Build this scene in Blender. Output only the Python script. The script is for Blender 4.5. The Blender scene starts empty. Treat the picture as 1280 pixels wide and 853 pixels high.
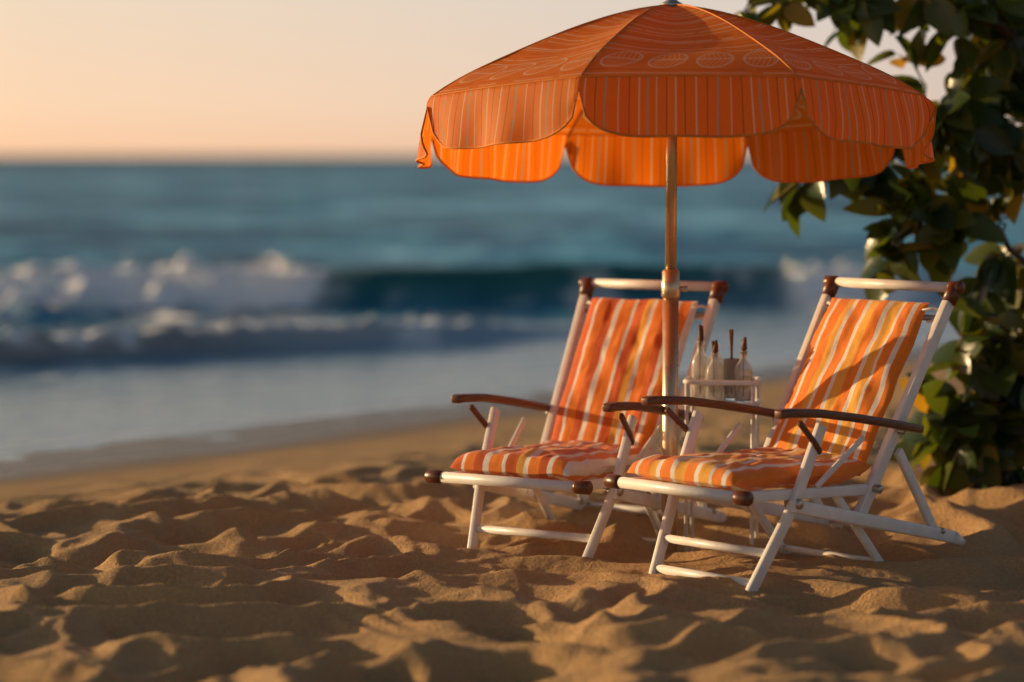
import bpy, bmesh, math, random
import numpy as np
from mathutils import Vector, Matrix, noise as mnoise
random.seed(7); np.random.seed(7)
scn=bpy.context.scene
scn.view_settings.view_transform='Standard'
scn.view_settings.look='None'; scn.view_settings.exposure=0

# ---------------------------------------------------------------- noise
def perlin(x,y,seed=0):
    rs=np.random.RandomState(seed); perm=rs.permutation(256); perm=np.concatenate([perm,perm])
    ang=rs.rand(256)*2*np.pi; gx=np.cos(ang); gy=np.sin(ang)
    xi=np.floor(x).astype(int); yi=np.floor(y).astype(int)
    xf=x-xi; yf=y-yi; xi&=255; yi&=255
    u=xf**3*(xf*(xf*6-15)+10); v=yf**3*(yf*(yf*6-15)+10)
    def g(ix,iy,dx,dy):
        h=perm[perm[ix&255]+(iy&255)]
        return gx[h]*dx+gy[h]*dy
    a=g(xi,yi,xf,yf); b=g(xi+1,yi,xf-1,yf); c=g(xi,yi+1,xf,yf-1); d=g(xi+1,yi+1,xf-1,yf-1)
    return (a+(b-a)*u)+((c+(d-c)*u)-(a+(b-a)*u))*v
def fbm(x,y,seed,o=3):
    s=0;a=1
    for i in range(o):
        s=s+a*perlin(x*2**i,y*2**i,seed+i); a*=.5
    return s
def sstep(a,b,x):
    t=np.clip((x-a)/(b-a),0,1); return t*t*(3-2*t)

# ---------------------------------------------------------------- node helpers
class NT:
    def __init__(s,name):
        s.mat=bpy.data.materials.new(name); s.mat.use_nodes=True
        s.t=s.mat.node_tree; s.n=s.t.nodes; s.l=s.t.links
        s.b=s.n.get('Principled BSDF'); s.out=s.n.get('Material Output')
    def add(s,ty,**k):
        nd=s.n.new(ty)
        for a,b in k.items(): setattr(nd,a,b)
        return nd
    def link(s,a,b): s.l.new(a,b)
    def setin(s,inp,v):
        if isinstance(v,bpy.types.NodeSocket): s.l.new(v,inp)
        else: inp.default_value=v
    def math(s,op,a,b=0.0,c=None):
        nd=s.add('ShaderNodeMath',operation=op); s.setin(nd.inputs[0],a); s.setin(nd.inputs[1],b)
        if c is not None: s.setin(nd.inputs[2],c)
        return nd.outputs[0]
    def mix(s,f,a,b,bt='MIX'):
        nd=s.add('ShaderNodeMix',data_type='RGBA',blend_type=bt)
        s.setin(nd.inputs[0],f); s.setin(nd.inputs[6],a); s.setin(nd.inputs[7],b); return nd.outputs[2]
    def noise(s,vec,scale,detail=3,rough=.5,dist=0):
        nd=s.add('ShaderNodeTexNoise'); nd.inputs['Scale'].default_value=scale; nd.inputs['Detail'].default_value=detail
        nd.inputs['Roughness'].default_value=rough; nd.inputs['Distortion'].default_value=dist
        if vec is not None: s.l.new(vec,nd.inputs['Vector'])
        return nd.outputs['Fac']
    def ramp(s,f,stops,interp='LINEAR'):
        nd=s.add('ShaderNodeValToRGB'); r=nd.color_ramp; r.interpolation=interp
        while len(r.elements)<len(stops): r.elements.new(.5)
        for e,(p,c) in zip(r.elements,stops): e.position=p; e.color=c if len(c)==4 else (*c,1)
        s.setin(nd.inputs[0],f); return nd.outputs[0]
    def bump(s,h,strength,dist=.01,normal=None):
        nd=s.add('ShaderNodeBump'); nd.inputs['Strength'].default_value=strength; nd.inputs['Distance'].default_value=dist
        s.l.new(h,nd.inputs['Height'])
        if normal: s.l.new(normal,nd.inputs['Normal'])
        return nd.outputs[0]
def C(r,g,b): return (r,g,b,1)

def simple(name,col,rough=.5,metal=0,var=.15,nscale=15,bump=.1,bscale=120):
    m=NT(name); tc=m.add('ShaderNodeTexCoord').outputs['Object']
    n=m.noise(tc,nscale,3,.6)
    c2=tuple(x*(1-var*2) for x in col)
    m.link(m.ramp(n,[(.3,c2),(.7,col)]),m.b.inputs['Base Color'])
    m.b.inputs['Metallic'].default_value=metal
    m.setin(m.b.inputs['Roughness'],m.math('MULTIPLY_ADD',n,.25,rough-.12))
    m.link(m.bump(m.noise(tc,bscale,2),bump,.004),m.b.inputs['Normal'])
    return m.mat
M_white=simple('white_paint',(.84,.80,.75),.36,0,.09,9,.12,60)
M_knob=simple('brown_plastic',(.15,.045,.016),.35,0,.2)
M_alu=simple('aluminium',(.55,.5,.44),.35,.8)
M_pole=simple('pole_metal',(.66,.50,.33),.3,.85,.1,8,.05)
M_twig=simple('bark',(.10,.065,.035),.8,0,.3,30,.5,60)
M_reed=simple('reed_wood',(.13,.05,.02),.6)

# wood arms
m=NT('teak_wood'); tc=m.add('ShaderNodeTexCoord').outputs['Object']
mp=m.add('ShaderNodeMapping'); mp.inputs['Scale'].default_value=(40,3,40); m.link(tc,mp.inputs[0])
n=m.noise(mp.outputs[0],2.5,5,.6,1)
m.link(m.ramp(n,[(.3,(.06,.02,.009)),(.7,(.19,.07,.028))]),m.b.inputs['Base Color'])
m.b.inputs['Roughness'].default_value=.4; m.link(m.bump(n,.2,.003),m.b.inputs['Normal']); M_wood=m.mat

def fabric_stripes(name,stops,transl=.25):
    m=NT(name); uv=m.add('ShaderNodeUVMap').outputs[0]
    sp=m.add('ShaderNodeSeparateXYZ'); m.link(uv,sp.inputs[0])
    wob=m.noise(uv,6,2); u=m.math('ADD',sp.outputs[0],m.math('MULTIPLY',m.math('SUBTRACT',wob,.5),.012))
    col=m.ramp(m.math('FRACT',u),stops,'CONSTANT')
    tc=m.add('ShaderNodeTexCoord').outputs['Object']
    col=m.mix(.25,col,m.ramp(m.noise(tc,22,4,.65),[(.3,(.65,.6,.55)),(.65,(1,1,1))]),'MULTIPLY')
    m.link(col,m.b.inputs['Base Color']); m.b.inputs['Roughness'].default_value=.85
    m.b.inputs['Sheen Weight'].default_value=.2
    wv=m.add('ShaderNodeTexWave'); wv.inputs['Scale'].default_value=140; m.link(tc,wv.inputs[0])
    b=m.bump(wv.outputs['Fac'],.25,.002); b=m.bump(m.noise(tc,14,3),.4,.015,b); m.link(b,m.b.inputs['Normal'])
    tr=m.add('ShaderNodeBsdfTranslucent'); m.link(col,tr.inputs[0])
    mx=m.add('ShaderNodeMixShader'); mx.inputs[0].default_value=transl
    m.link(m.b.outputs[0],mx.inputs[1]); m.link(tr.outputs[0],mx.inputs[2]); m.link(mx.outputs[0],m.out.inputs[0])
    return m.mat
O=(.93,.25,.015);W=(.92,.85,.74);A=(.93,.46,.06);R=(.72,.13,.012)
ST=[(0,O),(.08,W),(.11,O),(.22,A),(.28,W),(.32,O),(.42,W),(.46,A),(.55,O),(.64,W),(.68,A),(.77,W),(.80,O),(.89,W),(.93,O)]
M_pad=fabric_stripes('striped_cushion',ST,.12)
ST2=[(0,R),(.09,W),(.12,O),(.20,R),(.28,W),(.33,O),(.44,W),(.47,R),(.56,A),(.62,W),(.66,O),(.75,R),(.82,W),(.86,O),(.95,W)]
M_pad2=fabric_stripes('striped_cushion_b',ST2,.12)

# umbrella cloth
m=NT('umbrella_cloth'); uv=m.add('ShaderNodeUVMap').outputs[0]
sp=m.add('ShaderNodeSeparateXYZ'); m.link(uv,sp.inputs[0]); U=sp.outputs[0]; V=sp.outputs[1]
tc=m.add('ShaderNodeTexCoord').outputs['Object']
val=m.math('GREATER_THAN',V,1.0)
fu=m.math('FRACT',m.math('MULTIPLY',U,2.0))
dk=(.92,.28,.02); pw=(.92,.80,.62); pb=(.35,.58,.56); pd=(.42,.10,.015)
pin=m.ramp(fu,[(0,dk),(.05,pw),(.06,dk),(.15,pd),(.158,dk),(.24,pb),(.252,dk),(.36,pw),(.369,(.90,.25,.02)),(.46,pd),(.468,dk),(.545,pw),(.555,dk),(.62,pb),(.63,dk),(.70,pw),(.709,dk),(.79,pd),(.798,(.94,.32,.03)),(.87,pw),(.88,dk),(.95,pd),(.958,dk)],'CONSTANT')
bs=(.92,.28,.022); bs2=(.86,.235,.018); wl=(.94,.72,.48)
fv=m.math('FRACT',m.math('MULTIPLY',V,4.0))
ring=m.ramp(fv,[(0,bs),(.06,wl),(.085,bs),(.15,bs),(.20,wl),(.215,bs),(.30,bs2),(.42,bs),(.46,wl),(.485,bs),(.53,wl),(.545,bs),(.62,bs2),(.70,bs),(.78,(.72,.17,.015)),(.80,bs),(.88,wl),(.90,bs)],'CONSTANT')
brk_=m.math('GREATER_THAN',m.noise(uv,9,2),.38)
ring=m.mix(brk_,C(*bs),ring)
# woven leaf motif: ellipse outlines with veins around the lower dome
lu=m.math('SUBTRACT',m.math('FRACT',m.math('MULTIPLY',m.math('ADD',U,m.math('MULTIPLY',V,.55)),4.0)),.5)
ex=m.math('DIVIDE',lu,.40); ey=m.math('DIVIDE',m.math('SUBTRACT',V,.855),.075)
ee=m.math('ADD',m.math('MULTIPLY',ex,ex),m.math('MULTIPLY',ey,ey))
outl=m.math('MULTIPLY',m.math('GREATER_THAN',ee,.80),m.math('LESS_THAN',ee,1.0))
vein=m.math('LESS_THAN',m.math('FRACT',m.math('ADD',m.math('MULTIPLY',lu,9.0),m.math('MULTIPLY',m.math('ABSOLUTE',ey),1.3))),.13)
rib=m.math('LESS_THAN',m.math('ABSOLUTE',ey),.06)
ins=m.math('MULTIPLY',m.math('LESS_THAN',ee,.80),m.math('MAXIMUM',vein,rib))
leafm=m.math('MAXIMUM',outl,ins)
bandm=m.math('MULTIPLY',m.math('GREATER_THAN',V,.775),m.math('LESS_THAN',V,.935))
dome=m.mix(bandm,ring,m.mix(m.math('MULTIPLY',leafm,.8),C(*bs),C(*wl)))
col=m.mix(val,dome,pin)
col=m.mix(.18,col,m.ramp(m.noise(tc,5,4,.6),[(.3,(.66,.6,.5)),(.7,(1,1,1))]),'MULTIPLY')
m.link(col,m.b.inputs['Base Color']); m.b.inputs['Roughness'].default_value=.65
bb=m.bump(m.noise(tc,5,2),.25,.03); wv2=m.add('ShaderNodeTexWave'); wv2.inputs['Scale'].default_value=120; m.link(tc,wv2.inputs[0])
m.link(m.bump(wv2.outputs['Fac'],.12,.001,bb),m.b.inputs['Normal'])
tr=m.add('ShaderNodeBsdfTranslucent'); m.link(m.mix(1,col,C(1.08,.78,.45),'MULTIPLY'),tr.inputs[0])
mx=m.add('ShaderNodeMixShader'); mx.inputs[0].default_value=.54
m.link(m.b.outputs[0],mx.inputs[1]); m.link(tr.outputs[0],mx.inputs[2]); m.link(mx.outputs[0],m.out.inputs[0])
M_cloth=m.mat
M_hem=simple('umbrella_binding',(.80,.24,.02),.7)

# glass
m=NT('clear_glass'); m.b.inputs['Transmission Weight'].default_value=1; m.b.inputs['Roughness'].default_value=.06
m.b.inputs['IOR'].default_value=1.4; m.b.inputs['Base Color'].default_value=(.97,.95,.92,1)
tc=m.add('ShaderNodeTexCoord').outputs['Object']; m.link(m.bump(m.noise(tc,30,2),.15,.004),m.b.inputs['Normal'])
tr=m.add('ShaderNodeBsdfTranslucent'); tr.inputs[0].default_value=(.9,.88,.85,1)
df=m.add('ShaderNodeBsdfDiffuse'); df.inputs[0].default_value=(.85,.83,.8,1)
ma=m.add('ShaderNodeMixShader'); ma.inputs[0].default_value=.5; m.link(tr.outputs[0],ma.inputs[1]); m.link(df.outputs[0],ma.inputs[2])
mx=m.add('ShaderNodeMixShader'); mx.inputs[0].default_value=.18; m.link(m.b.outputs[0],mx.inputs[1]); m.link(ma.outputs[0],mx.inputs[2]); m.link(mx.outputs[0],m.out.inputs[0])
M_glass=m.mat

# leaves
m=NT('leaf'); at=m.add('ShaderNodeAttribute'); at.attribute_name='lv'
col=m.ramp(at.outputs['Fac'],[(0,(.02,.045,.014)),(.45,(.05,.085,.02)),(.75,(.11,.13,.025)),(1,(.32,.22,.04))])
m.link(col,m.b.inputs['Base Color']); m.b.inputs['Roughness'].default_value=.28
tc=m.add('ShaderNodeTexCoord').outputs['Object']; m.link(m.bump(m.noise(tc,40,2),.35,.005),m.b.inputs['Normal'])
tr=m.add('ShaderNodeBsdfTranslucent'); m.link(m.mix(1,col,C(3.2,2.4,.5),'MULTIPLY'),tr.inputs[0])
mx=m.add('ShaderNodeMixShader'); mx.inputs[0].default_value=.40
m.link(m.b.outputs[0],mx.inputs[1]); m.link(tr.outputs[0],mx.inputs[2]); m.link(mx.outputs[0],m.out.inputs[0]); M_leaf=m.mat

# sand
m=NT('sand'); geo=m.add('ShaderNodeNewGeometry').outputs['Position']
at=m.add('ShaderNodeAttribute'); at.attribute_name='wet'; wet=at.outputs['Fac']
g=m.noise(geo,420,2,.7); g2=m.noise(geo,60,3,.65); g3=m.noise(geo,2.2,3,.6)
col=m.ramp(g,[(.28,(.26,.135,.05)),(.5,(.66,.40,.175)),(.75,(.92,.63,.32))])
col=m.mix(.4,col,m.ramp(g2,[(.3,(.6,.55,.5)),(.65,(1,1,1))]),'MULTIPLY')
col=m.mix(.3,col,m.ramp(g3,[(.3,(.7,.66,.62)),(.65,(1,1,1))]),'MULTIPLY')
col=m.mix(wet,col,C(.12,.085,.06))
m.link(col,m.b.inputs['Base Color'])
m.setin(m.b.inputs['Roughness'],m.math('MULTIPLY_ADD',wet,-.72,.95))
b=m.bump(g,.7,.008); b=m.bump(g2,.7,.024,b); m.link(b,m.b.inputs['Normal'])
M_sand=m.mat

# water
m=NT('sea_water'); geo=m.add('ShaderNodeNewGeometry').outputs['Position']
fo=m.add('ShaderNodeAttribute'); fo.attribute_name='foam'; foam=fo.outputs['Fac']
wa=m.add('ShaderNodeAttribute'); wa.attribute_name='wash'; wash=wa.outputs['Fac']
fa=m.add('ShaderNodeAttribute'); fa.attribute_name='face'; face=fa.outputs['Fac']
sp=m.add('ShaderNodeSeparateXYZ'); m.link(geo,sp.inputs[0])
near=m.math('LESS_THAN',sp.outputs[1],27.0)
mp=m.add('ShaderNodeMapping'); mp.inputs['Scale'].default_value=(.6,1,1); m.link(geo,mp.inputs[0])
mp2=m.add('ShaderNodeMapping'); mp2.inputs['Scale'].default_value=(1.0,.6,1); m.link(geo,mp2.inputs[0])
n1=m.noise(mp.outputs[0],.55,4,.6); n2=m.noise(mp2.outputs[0],.13,4,.65); n3=m.noise(mp2.outputs[0],.03,4,.65)
col=m.ramp(n2,[(.40,(.014,.13,.24)),(.50,(.07,.35,.52)),(.60,(.27,.64,.84))])
col=m.mix(.5,col,m.ramp(n1,[(.35,(.45,.5,.55)),(.65,(1.3,1.25,1.25))]),'MULTIPLY')
col=m.mix(.7,col,m.ramp(n3,[(.42,(.55,.62,.7)),(.56,(1.3,1.25,1.25))]),'MULTIPLY')
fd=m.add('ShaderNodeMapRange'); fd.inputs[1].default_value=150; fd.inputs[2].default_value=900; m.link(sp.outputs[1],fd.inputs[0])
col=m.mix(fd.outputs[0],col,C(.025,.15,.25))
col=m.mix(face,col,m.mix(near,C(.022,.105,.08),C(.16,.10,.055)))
col=m.mix(wash,col,C(.26,.38,.48))
col=m.mix(foam,col,C(.92,.92,.93))
m.link(col,m.b.inputs['Base Color'])
r=m.mix(wash,C(.38,.38,.38),C(.2,.2,.2)); r=m.mix(foam,r,C(.6,.6,.6)); m.link(r,m.b.inputs['Roughness'])
m.b.inputs['IOR'].default_value=1.33
sl_=m.math('MULTIPLY_ADD',wash,.17,.12); m.setin(m.b.inputs['Specular IOR Level'],m.math('MULTIPLY',sl_,m.math('SUBTRACT',1.0,m.math('MULTIPLY',fd.outputs[0],.9))))
bs_=m.math('MULTIPLY_ADD',wash,-.9,1.0)
b1=m.add('ShaderNodeBump'); b1.inputs['Distance'].default_value=.8; m.link(bs_,b1.inputs['Strength']); m.link(n1,b1.inputs['Height'])
b2=m.bump(m.noise(geo,5,3,.6),.25,.06,b1.outputs[0]); m.link(b2,m.b.inputs['Normal'])
M_water=m.mat

# ---------------------------------------------------------------- mesh helpers
def empty(name,loc=(0,0,0),rz=0):
    e=bpy.data.objects.new(name,None); e.location=loc; e.rotation_euler=(0,0,rz); scn.collection.objects.link(e); return e
def mkobj(name,verts,faces,mat,parent=None,smooth=True):
    me=bpy.data.meshes.new(name); me.from_pydata([tuple(v) for v in verts],[],faces); me.update()
    if smooth: me.polygons.foreach_set('use_smooth',[True]*len(me.polygons))
    me.materials.append(mat); o=bpy.data.objects.new(name,me); scn.collection.objects.link(o)
    if parent: o.parent=parent
    return o
def tube_geo(pts,rads,seg=14,cap=True):
    pts=[Vector(p) for p in pts]; vs=[];fs=[]
    if not hasattr(rads,'__len__'): rads=[rads]*len(pts)
    ref=None
    for i,p in enumerate(pts):
        d=(pts[min(i+1,len(pts)-1)]-pts[max(i-1,0)]).normalized()
        if ref is None:
            ref=Vector((0,0,1)) if abs(d.z)<.9 else Vector((1,0,0))
        a=(ref-d*ref.dot(d)).normalized(); bb=d.cross(a); ref=a
        for k in range(seg):
            t=2*math.pi*k/seg; vs.append(p+(a*math.cos(t)+bb*math.sin(t))*rads[i])
    for i in range(len(pts)-1):
        for k in range(seg):
            k2=(k+1)%seg; fs.append((i*seg+k,i*seg+k2,(i+1)*seg+k2,(i+1)*seg+k))
    if cap:
        fs.append(tuple(range(seg))[::-1]); n=len(pts)-1; fs.append(tuple(n*seg+k for k in range(seg)))
    return vs,fs
def tube(name,pts,r,mat,parent,seg=14):
    v,f=tube_geo(pts,r,seg); o=mkobj(name,v,f,mat,parent)
    return o
def multi(name,geos,mat,parent=None,smooth=True):
    V=[];F=[]
    for v,f in geos:
        o=len(V); V+=v; F+=[tuple(i+o for i in q) for q in f]
    return mkobj(name,V,F,mat,parent,smooth)
def beam(name,pts,wx,h,mat,parent,bev=.008,widths=None):
    """rectangular section swept in the local y-z plane; width along x"""
    pts=[Vector(p) for p in pts]; vs=[];fs=[]
    for i,p in enumerate(pts):
        d=(pts[min(i+1,len(pts)-1)]-pts[max(i-1,0)]).normalized()
        sx=(Vector((1,0,0))-d*d.x).normalized(); up=sx.cross(d)
        w=(widths[i] if widths else wx)
        for a,b in((-1,-1),(1,-1),(1,1),(-1,1)): vs.append(p+sx*a*w/2+up*b*h/2)
    for i in range(len(pts)-1):
        for k in range(4):
            k2=(k+1)%4; fs.append((i*4+k,i*4+k2,(i+1)*4+k2,(i+1)*4+k))
    fs.append((3,2,1,0)); n=(len(pts)-1)*4; fs.append((n,n+1,n+2,n+3))
    o=mkobj(name,vs,fs,mat,parent)
    bm=bmesh.new(); bm.from_mesh(o.data); bmesh.ops.recalc_face_normals(bm,faces=bm.faces); bm.to_mesh(o.data); bm.free()
    md=o.modifiers.new('b','BEVEL'); md.width=bev; md.segments=3; md.limit_method='ANGLE'; md.angle_limit=math.radians(40)
    return o
def pad(name,path,hw,th,mat,parent,tufts,seed=0):
    path=[Vector((0,a,b)) for a,b in path]
    L=[0]
    for i in range(1,len(path)): L.append(L[-1]+(path[i]-path[i-1]).length)
    def at(s):
        d=s*L[-1]
        for i in range(1,len(path)):
            if d<=L[i]+1e-9: return path[i-1].lerp(path[i],(d-L[i-1])/(L[i]-L[i-1]))
        return path[-1]
    nx,ny=60,90; vs=[];uvs=[];fs=[]
    for side in(1,-1):
        for j in range(ny+1):
            s=j/ny; p=at(s); p2=at(min(1,s+.06)); p1=at(max(0,s-.06)); tg=(p2-p1).normalized(); nr=Vector((1,0,0)).cross(tg)
            for i in range(nx+1):
                u=i/nx*2-1; v=s*2-1
                e=max(0,1-abs(u)**4)**.5*max(0,1-abs(v)**7)**.5
                t=th*e
                g=0
                for q in tufts: g+=math.exp(-((s-q)/.03)**2)
                nz=mnoise.noise(Vector((u*3+seed,s*7,side*3)))*.30+mnoise.noise(Vector((u*9,s*14+seed,side)))*.10
                nz+=.08*math.sin(s*46+seed+2*mnoise.noise(Vector((s*8,seed,0))))*abs(u)**3
                t*= (1-.35*min(1,g)) ; t*=(1+nz)
                xx=u*hw*(1+.012*math.sin(s*19+seed)*abs(u)+ .02*mnoise.noise(Vector((s*6,u+seed,0))))
                vs.append(p+Vector((xx,0,0))+nr*(side*t*.5 + .012*mnoise.noise(Vector((u*2,s*3,seed)))))
                uvs.append((i/nx,s))
    N=(nx+1)*(ny+1)
    for sd in range(2):
        for j in range(ny):
            for i in range(nx):
                a=sd*N+j*(nx+1)+i; q=(a,a+1,a+nx+2,a+nx+1); fs.append(q if sd==0 else q[::-1])
    o=mkobj(name,vs,fs,mat,parent); ul=o.data.uv_layers.new(name='UVMap')
    for l in o.data.loops: ul.data[l.index].uv=uvs[l.vertex_index]
    return o

# ---------------------------------------------------------------- ground
def shore_d(x,y): return (x+3.19)*-.77+(y-15.0)*.637
dents=[]
rs=np.random.RandomState(11)
for i in range(45):
    dents.append((rs.uniform(-4,5.5),rs.uniform(7.2,14),rs.uniform(.08,.15),rs.uniform(.02,.045),rs.uniform(.6,2.4),rs.uniform(1.6,2.6)))
def sand_h(x,y):
    d=shore_d(x,y)
    amp=1-sstep(-3.0,-1.2,d)*.93
    amp=amp*(1-.65*sstep(11.5,15,y))
    wx=x+.34*perlin(x*1.1,y*1.1,3)+.08*perlin(x*3.2,y*3.2,4); wy=y+.30*perlin(x*1.2+9,y*1.2,5)+.06*perlin(x*4,y*4+7,6)
    p1=perlin(wx*1.15-wy*.3,wy*1.7+wx*.3,21); p2=perlin(wx*2.3-wy*.9,wy*3.1+wx*.6,22); p3=perlin(wx*4.6-wy,wy*6.0+wx,27)
    r1=1-np.sqrt((p1*2)**2+.002); r2=1-np.sqrt((p2*2)**2+.003); r3=1-np.sqrt((p3*2)**2+.01)
    mod=sstep(-.3,.25,perlin(x*.8+3,y*.9,28))
    h=.15*(r1-.55)+(.045+.045*mod)*(r2-.55)+.018*mod*(r3-.5)+.07*perlin(x*.6,y*.8,23)+.006*perlin(x*11,y*13,24)+.003*perlin(x*26,y*26,25)
    rp=np.sin((x*.75+y*1.0+.45*perlin(x*1.7,y*1.7,33))*2*np.pi/.17)
    h=h+.006*rp*sstep(-.1,.25,perlin(x*1.1+5,y*1.2,34))
    zone=np.exp(-(((x-1.0)/1.5)**2+((y-10.2)/.9)**2))
    h=h+zone*(.018*np.abs(perlin(x*17,y*17,30))+.010*np.abs(perlin(x*37,y*37,31)))
    for (cx,cy,r,a,th,asp) in dents:
        m_=(np.abs(x-cx)<r*5)&(np.abs(y-cy)<r*5)
        if not m_.any(): continue
        dx=x[m_]-cx; dy=y[m_]-cy; c,s=math.cos(th),math.sin(th)
        q=np.sqrt(((dx*c+dy*s)/(r*asp))**2+((-dx*s+dy*c)/r)**2)*(1+.35*perlin(dx*6+cx*3,dy*6+cy,35))
        h[m_]+= -a*np.exp(-q**2*1.4)+a*.25*np.exp(-((q-1.35)/.4)**2)
    calm=np.exp(-(((x-1.0)/1.3)**2+((y-10.3)/.75)**2)**2)
    h=h*(1-.55*calm)-.015*calm
    h=h*amp
    base=-.10*sstep(-4.2,0,d)-.05*np.clip(d,0,200)
    base=base+.10*np.exp(-(((x-2.9)/.9)**2+((y-12.3)/1.2)**2))
    return h+base
def axis(segs):
    out=[]
    for a,b,st in segs: out.append(np.arange(a,b,st))
    out.append([segs[-1][1]]); return np.concatenate(out)
def grid_obj(name,xs,ys,hf,mat,attrs):
    X,Y=np.meshgrid(xs,ys); sh=X.shape; x=X.ravel();y=Y.ravel(); res=hf(x,y)
    z=res[0]; co=np.stack([x,y,z],1).astype(np.float32); ny,nx=sh
    i=np.arange(nx-1); j=np.arange(ny-1); I,J=np.meshgrid(i,j); a=(J*nx+I).ravel()
    f=np.stack([a,a+1,a+nx+1,a+nx],1)
    me=bpy.data.meshes.new(name); me.vertices.add(len(co)); me.vertices.foreach_set('co',co.ravel())
    me.loops.add(f.size); me.loops.foreach_set('vertex_index',f.ravel().astype(np.int32))
    me.polygons.add(len(f)); me.polygons.foreach_set('loop_start',(np.arange(len(f))*4).astype(np.int32))
    me.polygons.foreach_set('loop_total',np.full(len(f),4,np.int32)); me.polygons.foreach_set('use_smooth',np.ones(len(f),bool))
    me.update(calc_edges=True)
    for nm,ar in zip(attrs,res[1:]):
        at=me.attributes.new(nm,'FLOAT','POINT'); at.data.foreach_set('value',np.clip(ar,0,1).astype(np.float32))
    me.materials.append(mat); o=bpy.data.objects.new(name,me); scn.collection.objects.link(o); return o
xs=axis([(-400,-60,40),(-60,-8,4),(-8,-3,.12),(-3,4.4,.0145),(4.4,9,.12),(9,60,4),(60,400,40)])
ys=axis([(-60,0,6),(0,6.8,.2),(6.8,12.2,.0145),(12.2,15,.03),(15,24,.12),(24,60,3),(60,400,30)])
def sf(x,y):
    d=shore_d(x,y); w=sstep(-1.5,-.5,d+.35*perlin(x*.8,y*.8,40))
    return sand_h(x,y),w
grid_obj('sand_beach',xs,ys,sf,M_sand,['wet'])

# ---------------------------------------------------------------- sea
def water(x,y):
    d=shore_d(x,y)
    calm=sstep(.5,9,d)
    far=1-sstep(80,220,y)
    z=-.10+calm*far*(.06*fbm(x*.25,y*.7,50,3)+.03*perlin(x*.9,y*1.8,53))
    z=z+sstep(34,45,y)*far*.16*perlin(x*.12,y*.28,57)
    y0=30.2+.35*np.sin(x*.35)+.25*perlin(x*.6,x*0+2,54)
    A=.54*(1-sstep(2.5,7,np.abs(x+1.0)-1.5)*.45)*(.9+.25*perlin(x*.5,x*0,55))
    dy=y-y0; prof=np.where(dy<0,np.exp(-(dy/.45)**2),np.exp(-(dy/1.9)**2))
    z=z+A*prof
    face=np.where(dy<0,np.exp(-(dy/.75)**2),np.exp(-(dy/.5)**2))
    nz=fbm(x*1.5,y*1.5,56,4); nl=fbm(x*.7,y*.9,58,3)
    brk=1-sstep(-2.9,-1.9,x+.5*nz); brk=np.maximum(brk,.7*sstep(3.2,4.0,x+.5*nz)*(1-sstep(4.6,5.4,x)))
    fm=brk*np.exp(-((dy+.25)/.8)**2)*1.7
    fm=fm+brk*.9*np.exp(-((dy+2.2)/1.6)**2)*sstep(-.15,.35,nl+.4*nz)
    lump=np.abs(fbm(x*1.7,y*1.7,60,4))
    bl=.55+.9*sstep(-.4,.5,perlin(x*.8,x*0+5,63))
    z=z+brk*bl*(.24*np.exp(-((dy+.65)/.5)**2)+.07*np.exp(-((dy+1.6)/.6)**2))*(.3+1.6*lump)
    y1=24.9+.72*x+.25*np.sin(x*1.3); y1=np.maximum(y1,18.8)
    w=(1-sstep(-1.6,1.8,x))*sstep(-16,-9,x)
    dz=y-y1; prof2=np.where(dz<0,np.exp(-(dz/.24)**2),np.exp(-(dz/1.3)**2))
    z=z+w*.25*prof2*(.8+.7*lump)
    cr=np.exp(-((dz-.42)/.46)**2)
    fm=fm+w*cr*(.9+.8*nz)
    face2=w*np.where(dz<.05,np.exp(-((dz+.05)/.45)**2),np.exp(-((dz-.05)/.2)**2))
    fm=fm+.45*sstep(.12,.4,nz)*np.exp(-((d-5)/3)**2)*sstep(1,3,d)
    e=np.exp(-((d-.25-.25*perlin(x*.9,y*.9,61))/.10)**2)*.8+.4*np.exp(-((d-2.0-.5*perlin(x*.6,y*.6,62))/.16)**2)
    fm=fm+e*.7
    wash=1-sstep(2.6,6.0,d+1.2*nz)
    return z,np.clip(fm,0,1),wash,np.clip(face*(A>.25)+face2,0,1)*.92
xs=axis([(-3000,-400,260),(-400,-60,20),(-60,-9,1.5),(-9,7,.07),(7,60,1.5),(60,400,20),(400,3000,260)])
ys=axis([(13.6,17,.1),(17,33,.06),(33,60,.3),(60,200,2),(200,1000,60),(1000,6000,500)])
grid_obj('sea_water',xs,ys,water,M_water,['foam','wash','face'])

# spray droplets, made metallic to catch sun glints (one object)
g=[]
rnd=random.Random(5)
M_spray_glint=simple('spray_glint',(.98,.98,.98),.17,.95,.01)
ico=bmesh.new(); bmesh.ops.create_icosphere(ico,subdivisions=2,radius=1); iv=[v.co.copy() for v in ico.verts]; fi=[tuple(v.index for v in f.verts) for f in ico.faces]; ico.free()
for i in range(320):
    x=rnd.choice([rnd.uniform(-7,-2.2),rnd.gauss(-4.0,.35),rnd.gauss(-2.7,.25),rnd.uniform(3.3,4.6)]); y=29.9+rnd.gauss(-.5,.3)
    z=.30+abs(rnd.gauss(0,.09)); r=rnd.uniform(.006,.026)
    if rnd.random()<.3: x=rnd.uniform(-5,-.5); y=24.9+.72*x+rnd.gauss(.2,.2); z=.12+abs(rnd.gauss(0,.05)); r*=.6
    c=Vector((x,y,z)); g.append(([c+a*r for a in iv],fi))
for (x,z,r) in((-3.93,.48,.11),(-3.85,.44,.09),(-2.75,.47,.09),(-3.4,.40,.05),(3.6,.42,.08),(4.0,.43,.07)):  # clusters of larger mirror-like balls, added to make sun glints on the crest
    for q in range(16):
        c=Vector((x+rnd.gauss(0,r*.6),29.3,z+rnd.gauss(0,r*.45))); rr=r*rnd.uniform(.25,.6); g.append(([c+a*rr for a in iv],fi))
multi('wave_spray_glints',g,M_spray_glint)

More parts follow.
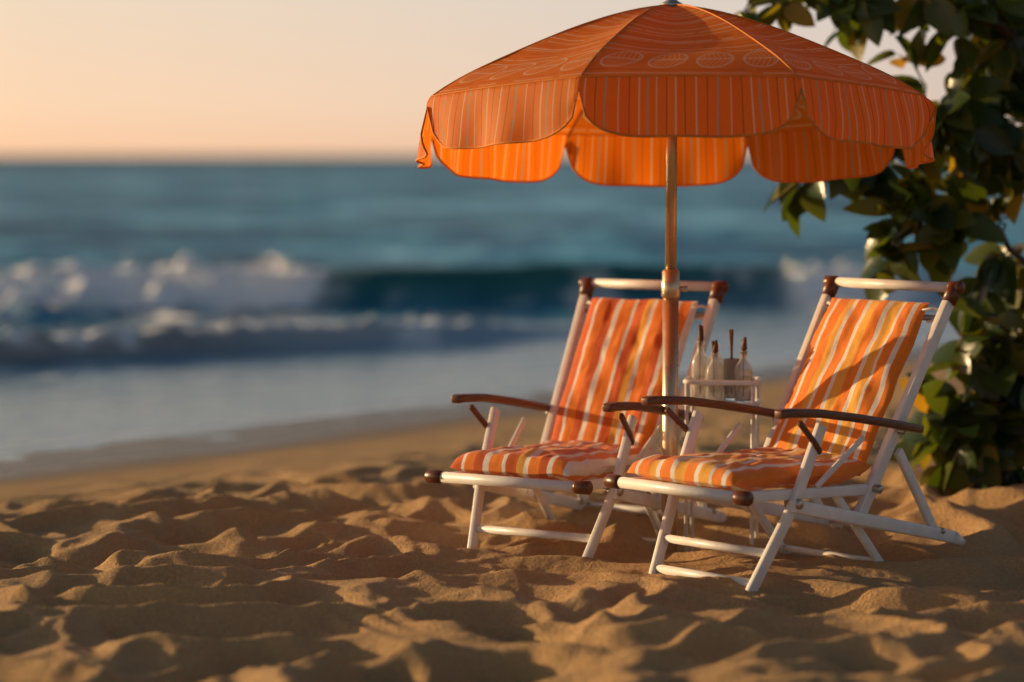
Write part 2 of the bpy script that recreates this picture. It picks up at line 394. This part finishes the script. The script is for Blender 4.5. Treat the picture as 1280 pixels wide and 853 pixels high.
# ---------------------------------------------------------------- chairs
def chair(loc,rz,padm,seed,name='beach_chair'):
    e=empty(name,loc,rz)
    W=.30
    tube('front_bar',[(-.345,0,.42),(.345,0,.42)],.024,M_white,e,20)
    for s in(-1,1):
        tube('bar_cap',[(s*.315,0,.42),(s*.33,0,.42),(s*.385,0,.42),(s*.392,0,.42)],[.026,.030,.030,.02],M_knob,e,20)
        beam('seat_rail',[(s*W,.02,.415),(s*W,.97,.36)],.03,.046,M_white,e)
        beam('lower_rail',[(s*(W+.034),.33,.355),(s*(W+.04),1.46,.10)],.030,.056,M_white,e)
        beam('back_post',[(s*(W+.002),.80,.22),(s*.335,1.445,1.20)],.038,.056,M_white,e)
        beam('front_leg',[(s*.338,.52,.675),(s*.325,.36,.36),(s*.245,.08,-.12)],.028,.054,M_white,e)
        beam('rear_strut',[(s*(W+.036),1.05,.52),(s*(W+.006),1.36,.14)],.026,.046,M_white,e)
        beam('rear_leg',[(s*(W-.03),.70,.36),(s*(W-.03),1.12,-.08)],.024,.040,M_white,e)
        beam('arm_bracket',[(s*.365,.34,.70),(s*.352,.46,.60),(s*.345,.50,.56)],.018,.024,M_knob,e,.004)
        beam('arm_link',[(s*.31,.52,.41),(s*.34,.80,.60)],.014,.026,M_white,e,.004)
        arm=[(s*.365,.20,.742),(s*.367,.25,.745),(s*.37,.45,.730),(s*.37,.70,.692),(s*.368,.95,.648),(s*.36,1.14,.612),(s*.36,1.18,.606)]
        o=beam('armrest',arm,.06,.036,M_wood,e,.010,[.045,.066,.070,.068,.062,.054,.04])
        for (yy,zz,rr) in((.36,.36,.022),(1.06,.605,.016),(.90,.37,.018),(1.36,.14,.014)):
            tube('hinge',[(s*(W-.012),yy,zz),(s*(W+.058),yy,zz),(s*(W+.064),yy,zz)],[rr,rr,rr*.6],M_alu,e,16)
        tube('top_corner',[(s*.335,1.405,1.14),(s*.336,1.435,1.185),(s*.338,1.452,1.215),(s*.338,1.458,1.226)],[.032,.034,.032,.018],M_knob,e,18)
        tube('top_cap',[(s*.31,1.448,1.208),(s*.318,1.448,1.208),(s*.372,1.448,1.208),(s*.38,1.448,1.208)],[.024,.029,.029,.02],M_knob,e,18)
        tube('foot_rail_end',[(s*.342,1.46,.10),(s*.342,1.52,.07)],[.028,.02],M_white,e)
    tube('top_bar',[(-.32,1.448,1.208),(.32,1.448,1.208)],.023,M_white,e,20)
    tube('second_bar',[(-.325,1.375,1.075),(.325,1.375,1.075)],.013,M_alu,e)
    tube('rear_cross',[(-.345,1.44,.105),(.345,1.44,.105)],.018,M_white,e)
    tube('mid_cross',[(-.30,.93,.335),(.30,.93,.335)],.016,M_white,e)
    tube('leg_cross_low',[(-.27,.172,.04),(.27,.172,.04)],.020,M_white,e)
    tube('leg_cross_high',[(-.29,.243,.16),(.29,.243,.16)],.018,M_white,e)
    tube('rear_leg_cross',[(-.27,1.02,.03),(.27,1.02,.03)],.016,M_white,e)
    pad('seat_cushion',[(.01,.462),(.05,.485),(.3,.468),(.6,.445),(.80,.445),(.93,.462)],.288,.125,padm,e,[],seed)
    pad('back_cushion',[(.875,.42),(.95,.53),(1.03,.665),(1.17,.875),(1.30,1.055),(1.358,1.142)],.270,.08,padm,e,[],seed+5)
    for s in(-1,1):
        tube('cushion_tie',[(s*.25,1.33,1.11),(s*.29,1.36,1.12),(s*.325,1.385,1.10)],.007,M_white,e,8)
        beam('cushion_strap',[(s*.27,1.335,1.06),(s*.30,1.36,1.065),(s*.33,1.385,1.09)],.03,.006,M_white,e,.002)
    return e
chair((.677,9.85,-.01),math.radians(-45.6),M_pad,1)
c2=chair((-.02,10.42,-.055),math.radians(-29),M_pad2,4)
c2.scale=(1.04,1,1)

# ---------------------------------------------------------------- umbrella
PX,PY=.7125,10.84
um=empty('beach_umbrella',(PX,PY,0),0)
tube('pole_lower',[(0,0,-.3),(0,0,1.20)],.036,M_pole,um,28)
tube('pole_upper',[(0,0,1.20),(0,0,2.44)],.0255,M_pole,um,28)
tube('pole_collar',[(0,0,1.14),(0,0,1.15),(0,0,1.215),(0,0,1.22),(0,0,1.26),(0,0,1.27)],[.038,.043,.043,.039,.039,.027],M_pole,um,28)
tube('pole_screw',[(.03,-.0,1.18),(.075,-.0,1.18)],[.012,.014],M_alu,um)
tilt=Matrix.Translation((0,0,1.985))@Matrix.Rotation(math.radians(-5.8),4,'X')
RU=1.145
prof=[(0,.465),(.1,.45),(.25,.405),(.42,.335),(.6,.245),(.78,.148),(.9,.078),(1,0)]
def pz(r):
    return float(np.interp(r,[a for a,_ in prof],[b for _,b in prof]))
def psm(r):
    return (pz(max(0,r-.06))+pz(max(0,r-.03))+pz(r)+pz(min(1,r+.03))+pz(min(1,r+.06)))/5 if 0.06<r<.93 else pz(r)
NS=28; NR=36; vs=[];uvs=[];fs=[]; NSEC=8
cols=NSEC*NS
def ribdir(k): a=math.radians(22.5+45*k-90); return Vector((math.cos(a),math.sin(a),0))
def hemdepth(t): return .245*(.20+.80*(max(0,1-abs(2*t-1)**4.5))**.45)
NV=14
for c in range(cols+1):
    k=(c//NS)%NSEC; t=(c%NS)/NS
    if c==cols: k=NSEC-1; t=1.0
    d0=ribdir(k);d1=ribdir(k+1); dd=d0.lerp(d1,t); bow=math.sin(math.pi*t)
    for j in range(NR+1):
        r=j/NR
        rr=r*RU; p=dd*rr*(1+.03*bow*r)
        z=psm(r)-.036*bow*math.sin(math.pi*min(1,r))
        z+=.008*mnoise.noise(Vector((p.x*5,p.y*5,1)))*min(1,(1-r)*8)
        vs.append(Vector((p.x,p.y,z))); uvs.append((k+t,r))
    hd=hemdepth(t); pe=dd*RU*(1+.03*bow); on=dd.normalized()
    for j in range(1,NV+1):
        q=j/NV; rip=.016*q*math.sin(t*math.pi*6+k*1.7)+.026*q*mnoise.noise(Vector((t*4+k*3,q,2)))
        p=pe+on*(.030*math.sin(q*math.pi*.5)+rip); vs.append(Vector((p.x,p.y,-hd*q))); uvs.append((k+t,1.001+q*hd))
ROW=NR+1+NV
for c in range(cols):
    for j in range(ROW-1):
        a=c*ROW+j; fs.append((a,a+ROW,a+ROW+1,a+1))
vs=[tilt@v for v in vs]
o=mkobj('canopy',vs,fs,M_cloth,um); ul=o.data.uv_layers.new(name='UVMap')
for p in o.data.polygons:
    for li in p.loop_indices:
        ul.data[li].uv=uvs[o.data.loops[li].vertex_index]
hem=[vs[c*ROW+ROW-1] for c in range(cols)]; hem.append(hem[0])
tube('hem_binding',hem,.005,M_hem,um,8)
fold=[vs[c*ROW+NR]+Vector((0,0,.002)) for c in range(cols)]; fold.append(fold[0])
tube('fold_piping',fold,.003,M_hem,um,8)
g=[];g2=[]
for k in range(8):
    g.append(tube_geo([tilt@Vector((*(ribdir(k)*RU*r).xy,psm(r)-.014)) for r in np.linspace(.02,1,16)],.006,8))
    g2.append(tube_geo([tilt@Vector((*(ribdir(k)*RU*r).xy,psm(r)+.001)) for r in np.linspace(.02,1,36)],.0035,8))
    g.append(tube_geo([Vector((0,0,2.02))+ribdir(k)*.03,tilt@Vector((*(ribdir(k)*RU*.5).xy,psm(.5)-.016))],.005,8))
multi('ribs',g,M_alu,um); multi('rib_seams',g2,M_hem,um)
tube('runner',[(0,0,1.99),(0,0,2.0),(0,0,2.05),(0,0,2.06)],[.03,.038,.038,.03],M_alu,um,20)
tube('finial',[tilt@Vector((0,0,z)) for z in(.455,.47,.485,.51,.525,.54)],[.055,.05,.026,.032,.028,.01],M_alu,um,24)

# ---------------------------------------------------------------- side table with bottles
tb=empty('side_table',(.96,10.98,0),math.radians(-12))
def rrect(hx,hy,z,r=.03,n=6):
    pts=[]
    for cx,cy,a0 in((hx-r,hy-r,0),(-hx+r,hy-r,90),(-hx+r,-hy+r,180),(hx-r,-hy+r,270)):
        for i in range(n+1):
            a=math.radians(a0+90*i/n); pts.append(Vector((cx+r*math.cos(a),cy+r*math.sin(a),z)))
    return pts
for nm,z in(('tray',.655),('rim',.755)):
    p=rrect(.16,.11,z); tube(nm+'_rail',p+[p[0]],.011,M_white,tb,12)
p=rrect(.152,.102,.655); n=len(p); q=[v-Vector((0,0,.012)) for v in p]
mkobj('tray_board',p+q,[tuple(range(n)),tuple(range(2*n-1,n-1,-1))]+[(i,(i+1)%n,n+(i+1)%n,n+i) for i in range(n)],M_white,tb,False)
for sx in(-1,1):
    for sy in(-1,1): tube('leg',[(sx*.15,sy*.10,-.15),(sx*.15,sy*.10,.76)],.009,M_white,tb,10)
tube('brace',[(-.15,-.10,.3),(.15,-.10,.3)],.008,M_white,tb,10); tube('brace_b',[(-.15,.10,.3),(.15,.10,.3)],.008,M_white,tb,10)
def lathe(name,prof,loc,mat,seg=24):
    vs=[];fs=[]
    for r,z in prof:
        for k in range(seg): a=2*math.pi*k/seg; vs.append(Vector((r*math.cos(a),r*math.sin(a),z)))
    for j in range(len(prof)-1):
        for k in range(seg): k2=(k+1)%seg; fs.append((j*seg+k,j*seg+k2,(j+1)*seg+k2,(j+1)*seg+k))
    e=empty(name,loc); mkobj('glass',vs,fs,mat,e); return e
bprof=[(.001,.003),(.036,.003),(.041,.01),(.041,.15),(.036,.17),(.017,.20),(.015,.225),(.019,.23),(.019,.237),(.011,.237),(.011,.20),(.033,.168),(.037,.15),(.037,.014),(.001,.011)]
gprof=[(.001,.003),(.030,.003),(.034,.01),(.040,.17),(.037,.17),(.031,.016),(.001,.013)]
bl=[(-.105,.02,1,1.15),(-.03,-.045,1,.95),(.04,.03,0,1.15),(.10,-.035,1,1.0),(-.04,.055,1,1.1)]
ca,sa=math.cos(math.radians(-12)),math.sin(math.radians(-12))
for i,(bx,by,ty,sc) in enumerate(bl):
    wx=.96+bx*ca-by*sa; wy=10.98+bx*sa+by*ca
    e=lathe('glass_bottle' if ty else 'drinking_glass',bprof if ty else gprof,(wx,wy,.657),M_glass); e.scale=(1,1,sc)
    if i==4: continue
    if ty:
        tube('stopper',[(0,0,.222),(0,0,.238),(.001,0,.245),(.004,0,.28),(.006,0,.30)],[.009,.009,.015,.010,.006],M_reed,e,12)
    for k in range(1 if ty else 2):
        a=random.uniform(-.012,.012); b=random.uniform(-.02,.02)
        tube('reed',[(a*.3,b*.3,.02),(a*.6,b*.6,.2),(a,b,.285+.03*random.random())],[.003,.003,.006],M_reed,e,8)

# ---------------------------------------------------------------- tree on the right
rnd=random.Random(3)
tree=empty('leafy_tree',(3.05,12.75,0))
T0=Vector((3.05,12.75,0))
wood=[]; LV=[];LF=[];LA=[]
def leaf(base,dirv,L,Wd,val):
    d=dirv.normalized(); up=Vector((rnd.gauss(-.7,.8),rnd.gauss(-.5,.6),.8)).normalized()
    s=d.cross(up)
    if s.length<.1: s=Vector((1,0,0))
    s.normalize(); n=s.cross(d).normalized(); o=len(LV)
    st=[0,.08,.12,.25,.42,.6,.77,.9,1]; wd=[.05,.06,.45,.85,1,.93,.68,.34,0.02]; curl=rnd.uniform(.05,.4); fold=rnd.uniform(.1,.35)
    for t,w in zip(st,wd):
        c=base+d*(t*L)-n*(curl*L*t*t); hw=w*Wd/2
        LV.append(c+s*hw+n*hw*fold); LV.append(c-n*0); LV.append(c-s*hw+n*hw*fold); LA.extend([val]*3)
    for i in range(len(st)-1):
        a=o+i*3; LF.append((a,a+1,a+4,a+3)); LF.append((a+1,a+2,a+5,a+4))
def curve(p0,p1,sag=.0,n=7,jit=.04):
    out=[]
    for i in range(n+1):
        t=i/n; p=p0.lerp(p1,t)+Vector((0,0,sag*math.sin(math.pi*t)))
        if 0<i<n: p+=Vector((rnd.gauss(0,jit),rnd.gauss(0,jit),rnd.gauss(0,jit)))
        out.append(p)
    return out
def V3(x,y,z): return Vector((x,y,z))
mains=[
 ([V3(3.05,12.75,-.1),V3(3.0,12.75,.8),V3(3.08,12.8,1.7),V3(2.98,12.7,2.6),V3(2.9,12.7,3.3)],.06,.03),
 ([V3(3.02,12.75,1.9),V3(2.6,12.65,2.40),V3(2.15,12.6,2.62),V3(1.7,12.6,2.66),V3(1.25,12.6,2.55)],.028,.008),
 ([V3(3.05,12.75,1.3),V3(2.65,12.6,1.85),V3(2.25,12.55,2.05),V3(1.85,12.55,1.95),V3(1.55,12.5,1.72)],.024,.007),
 ([V3(3.02,12.75,.8),V3(2.7,12.55,1.2),V3(2.4,12.5,1.45),V3(2.1,12.45,1.42),V3(1.9,12.45,1.25)],.022,.007),
 ([V3(3.0,12.75,.3),V3(2.75,12.5,.7),V3(2.5,12.4,.85),V3(2.3,12.35,.78)],.02,.007),
 ([V3(3.0,12.7,.15),V3(2.7,12.45,.4),V3(2.4,12.35,.42),V3(2.15,12.3,.32)],.018,.006),
 ([V3(3.0,12.75,2.4),V3(2.7,12.9,2.9),V3(2.3,13.0,3.1)],.022,.007),
]
brpts=[]
for pts,r0,r1 in mains:
    P=[]
    for i in range(len(pts)-1):
        for k in range(5): P.append(pts[i].lerp(pts[i+1],k/5)+Vector((rnd.gauss(0,.012),rnd.gauss(0,.012),rnd.gauss(0,.012))))
    P.append(pts[-1]); wood.append(tube_geo(P,list(np.linspace(r0,r1,len(P))),8)); brpts+=P[3:]
clusters=[ # cx,cy,cz,rx,ry,rz,ntwigs
 (2.58,12.7,2.35,.50,.4,.47,24),(2.15,12.7,2.48,.38,.35,.24,11),(2.55,12.8,1.75,.42,.4,.40,17),(2.22,12.6,1.92,.34,.3,.32,11),
 (2.95,12.6,2.9,.5,.5,.4,10),(1.30,12.6,2.46,.14,.2,.09,4),(1.68,12.6,2.54,.2,.2,.10,4),
 (1.75,12.5,1.76,.20,.2,.16,5),(1.48,12.5,1.60,.08,.12,.08,3),(1.98,12.45,1.58,.2,.2,.2,6),(1.93,12.45,1.28,.14,.15,.14,4),(2.2,12.5,1.45,.26,.3,.30,9),
 (2.6,12.6,1.15,.34,.35,.3,9),(2.45,12.45,.78,.3,.3,.25,11),(2.7,12.4,.45,.35,.35,.35,18),(2.2,12.35,.42,.22,.25,.28,12),(2.9,12.5,.9,.25,.3,.3,9),(2.42,12.2,.14,.42,.3,.16,16)]
for cx,cy,cz,rx,ry,rz,n in clusters:
    for i in range(n):
        v=Vector((rnd.gauss(0,1),rnd.gauss(0,1),rnd.gauss(0,1))).normalized()*(rnd.random()**.5)
        tip=Vector((cx+v.x*rx,cy+v.y*ry,max(.08,cz+v.z*rz)))
        src=min(brpts,key=lambda q:(q-tip).length+rnd.random()*.25)
        P=curve(src,tip,.05,8,.015); wood.append(tube_geo(P,list(np.linspace(.007,.003,len(P))),5))
        Lt=(tip-src).length; axis_=(tip-src).normalized() if Lt>.01 else Vector((-1,0,0))
        nl=rnd.randint(4,7)
        for k in range(nl):
            t=1-(k/nl)*min(1,.42/max(Lt,.1)); f=t*(len(P)-1); i0=min(int(f),len(P)-2); base=P[i0].lerp(P[i0+1],f-i0)
            side=Vector((rnd.gauss(0,1),rnd.gauss(0,1),rnd.gauss(-.15,.7))).normalized()
            dv=axis_*rnd.uniform(.2,.9)+side*rnd.uniform(.6,1.1)+Vector((0,0,-.15))
            L=rnd.uniform(.16,.30); leaf(base,dv,L,L*rnd.uniform(.5,.66),min(1,max(0,rnd.gauss(.48,.28))))
wood=[([v-T0 for v in vv],ff) for vv,ff in wood]
multi('branches',wood,M_twig,tree)
lo=mkobj('leaves',[v-T0 for v in LV],LF,M_leaf,tree)
at=lo.data.attributes.new('lv','FLOAT','POINT'); at.data.foreach_set('value',LA)

# ---------------------------------------------------------------- light & sky
el=math.radians(9.8); az=math.radians(-71)
sd=Vector((math.sin(az)*math.cos(el),math.cos(az)*math.cos(el),math.sin(el)))
sl=bpy.data.lights.new('sun','SUN'); sl.energy=5.0; sl.angle=math.radians(.5); sl.color=(1,.69,.36)
so=bpy.data.objects.new('sun',sl); so.rotation_euler=(-sd).to_track_quat('-Z','Y').to_euler(); scn.collection.objects.link(so)
w=bpy.data.worlds.new('World'); scn.world=w; w.use_nodes=True; nt=w.node_tree; bg=nt.nodes['Background']
def wn(t): return nt.nodes.new(t)
sky=wn('ShaderNodeTexSky'); sky.sky_type='NISHITA'; sky.sun_disc=False; sky.sun_elevation=el; sky.sun_rotation=math.radians(289)
sky.dust_density=2.0
tcw=wn('ShaderNodeTexCoord'); spw=wn('ShaderNodeSeparateXYZ'); nt.links.new(tcw.outputs['Generated'],spw.inputs[0])
STR=.09
def rampw(fac,stops):
    r=wn('ShaderNodeValToRGB'); cr=r.color_ramp
    while len(cr.elements)<len(stops): cr.elements.new(.5)
    for e,(p,c) in zip(cr.elements,stops): e.position=p; e.color=(*c,1)
    nt.links.new(fac,r.inputs[0]); return r.outputs[0]
mr=wn('ShaderNodeMapRange'); mr.inputs[1].default_value=0; mr.inputs[2].default_value=.4; nt.links.new(spw.outputs[2],mr.inputs[0])
haze=rampw(mr.outputs[0],[(0,(.86,.58,.41)),(.05,(.86,.66,.51)),(.17,(.76,.68,.60)),(.5,(.45,.49,.54)),(1,(.25,.35,.50))])
dp=wn('ShaderNodeVectorMath'); dp.operation='DOT_PRODUCT'; nt.links.new(tcw.outputs['Generated'],dp.inputs[0]); dp.inputs[1].default_value=(math.sin(az),math.cos(az),0)
side=rampw(dp.outputs['Value'],[(0,(.55,.60,.70)),(.2,(.90,.91,.94)),(.5,(1.14,1.03,.88)),(1,(2.2,1.6,1.0))])
m1=wn('ShaderNodeMix'); m1.data_type='RGBA'; m1.blend_type='MULTIPLY'; m1.inputs[0].default_value=1
nt.links.new(haze,m1.inputs[6]); nt.links.new(side,m1.inputs[7])
m2=wn('ShaderNodeVectorMath'); m2.operation='SCALE'; m2.inputs[3].default_value=1/STR; nt.links.new(m1.outputs[2],m2.inputs[0])
fw=wn('ShaderNodeMapRange'); fw.inputs[1].default_value=.08; fw.inputs[2].default_value=.40; fw.inputs[3].default_value=1; fw.inputs[4].default_value=0; nt.links.new(spw.outputs[2],fw.inputs[0])
m3=wn('ShaderNodeMix'); m3.data_type='RGBA'; nt.links.new(fw.outputs[0],m3.inputs[0]); nt.links.new(sky.outputs[0],m3.inputs[6]); nt.links.new(m2.outputs[0],m3.inputs[7])
nt.links.new(m3.outputs[2],bg.inputs[0]); bg.inputs[1].default_value=STR

# ---------------------------------------------------------------- camera
cd=bpy.data.cameras.new('camera'); cam=bpy.data.objects.new('camera',cd); scn.collection.objects.link(cam); scn.camera=cam
cam.location=(0,0,1.78); cam.rotation_euler=(math.radians(90-4.40),0,0)
cd.lens=85; cd.sensor_width=36; cd.clip_end=20000; cd.clip_start=.1
cd.dof.use_dof=True; cd.dof.focus_distance=10.3; cd.dof.aperture_fstop=.74
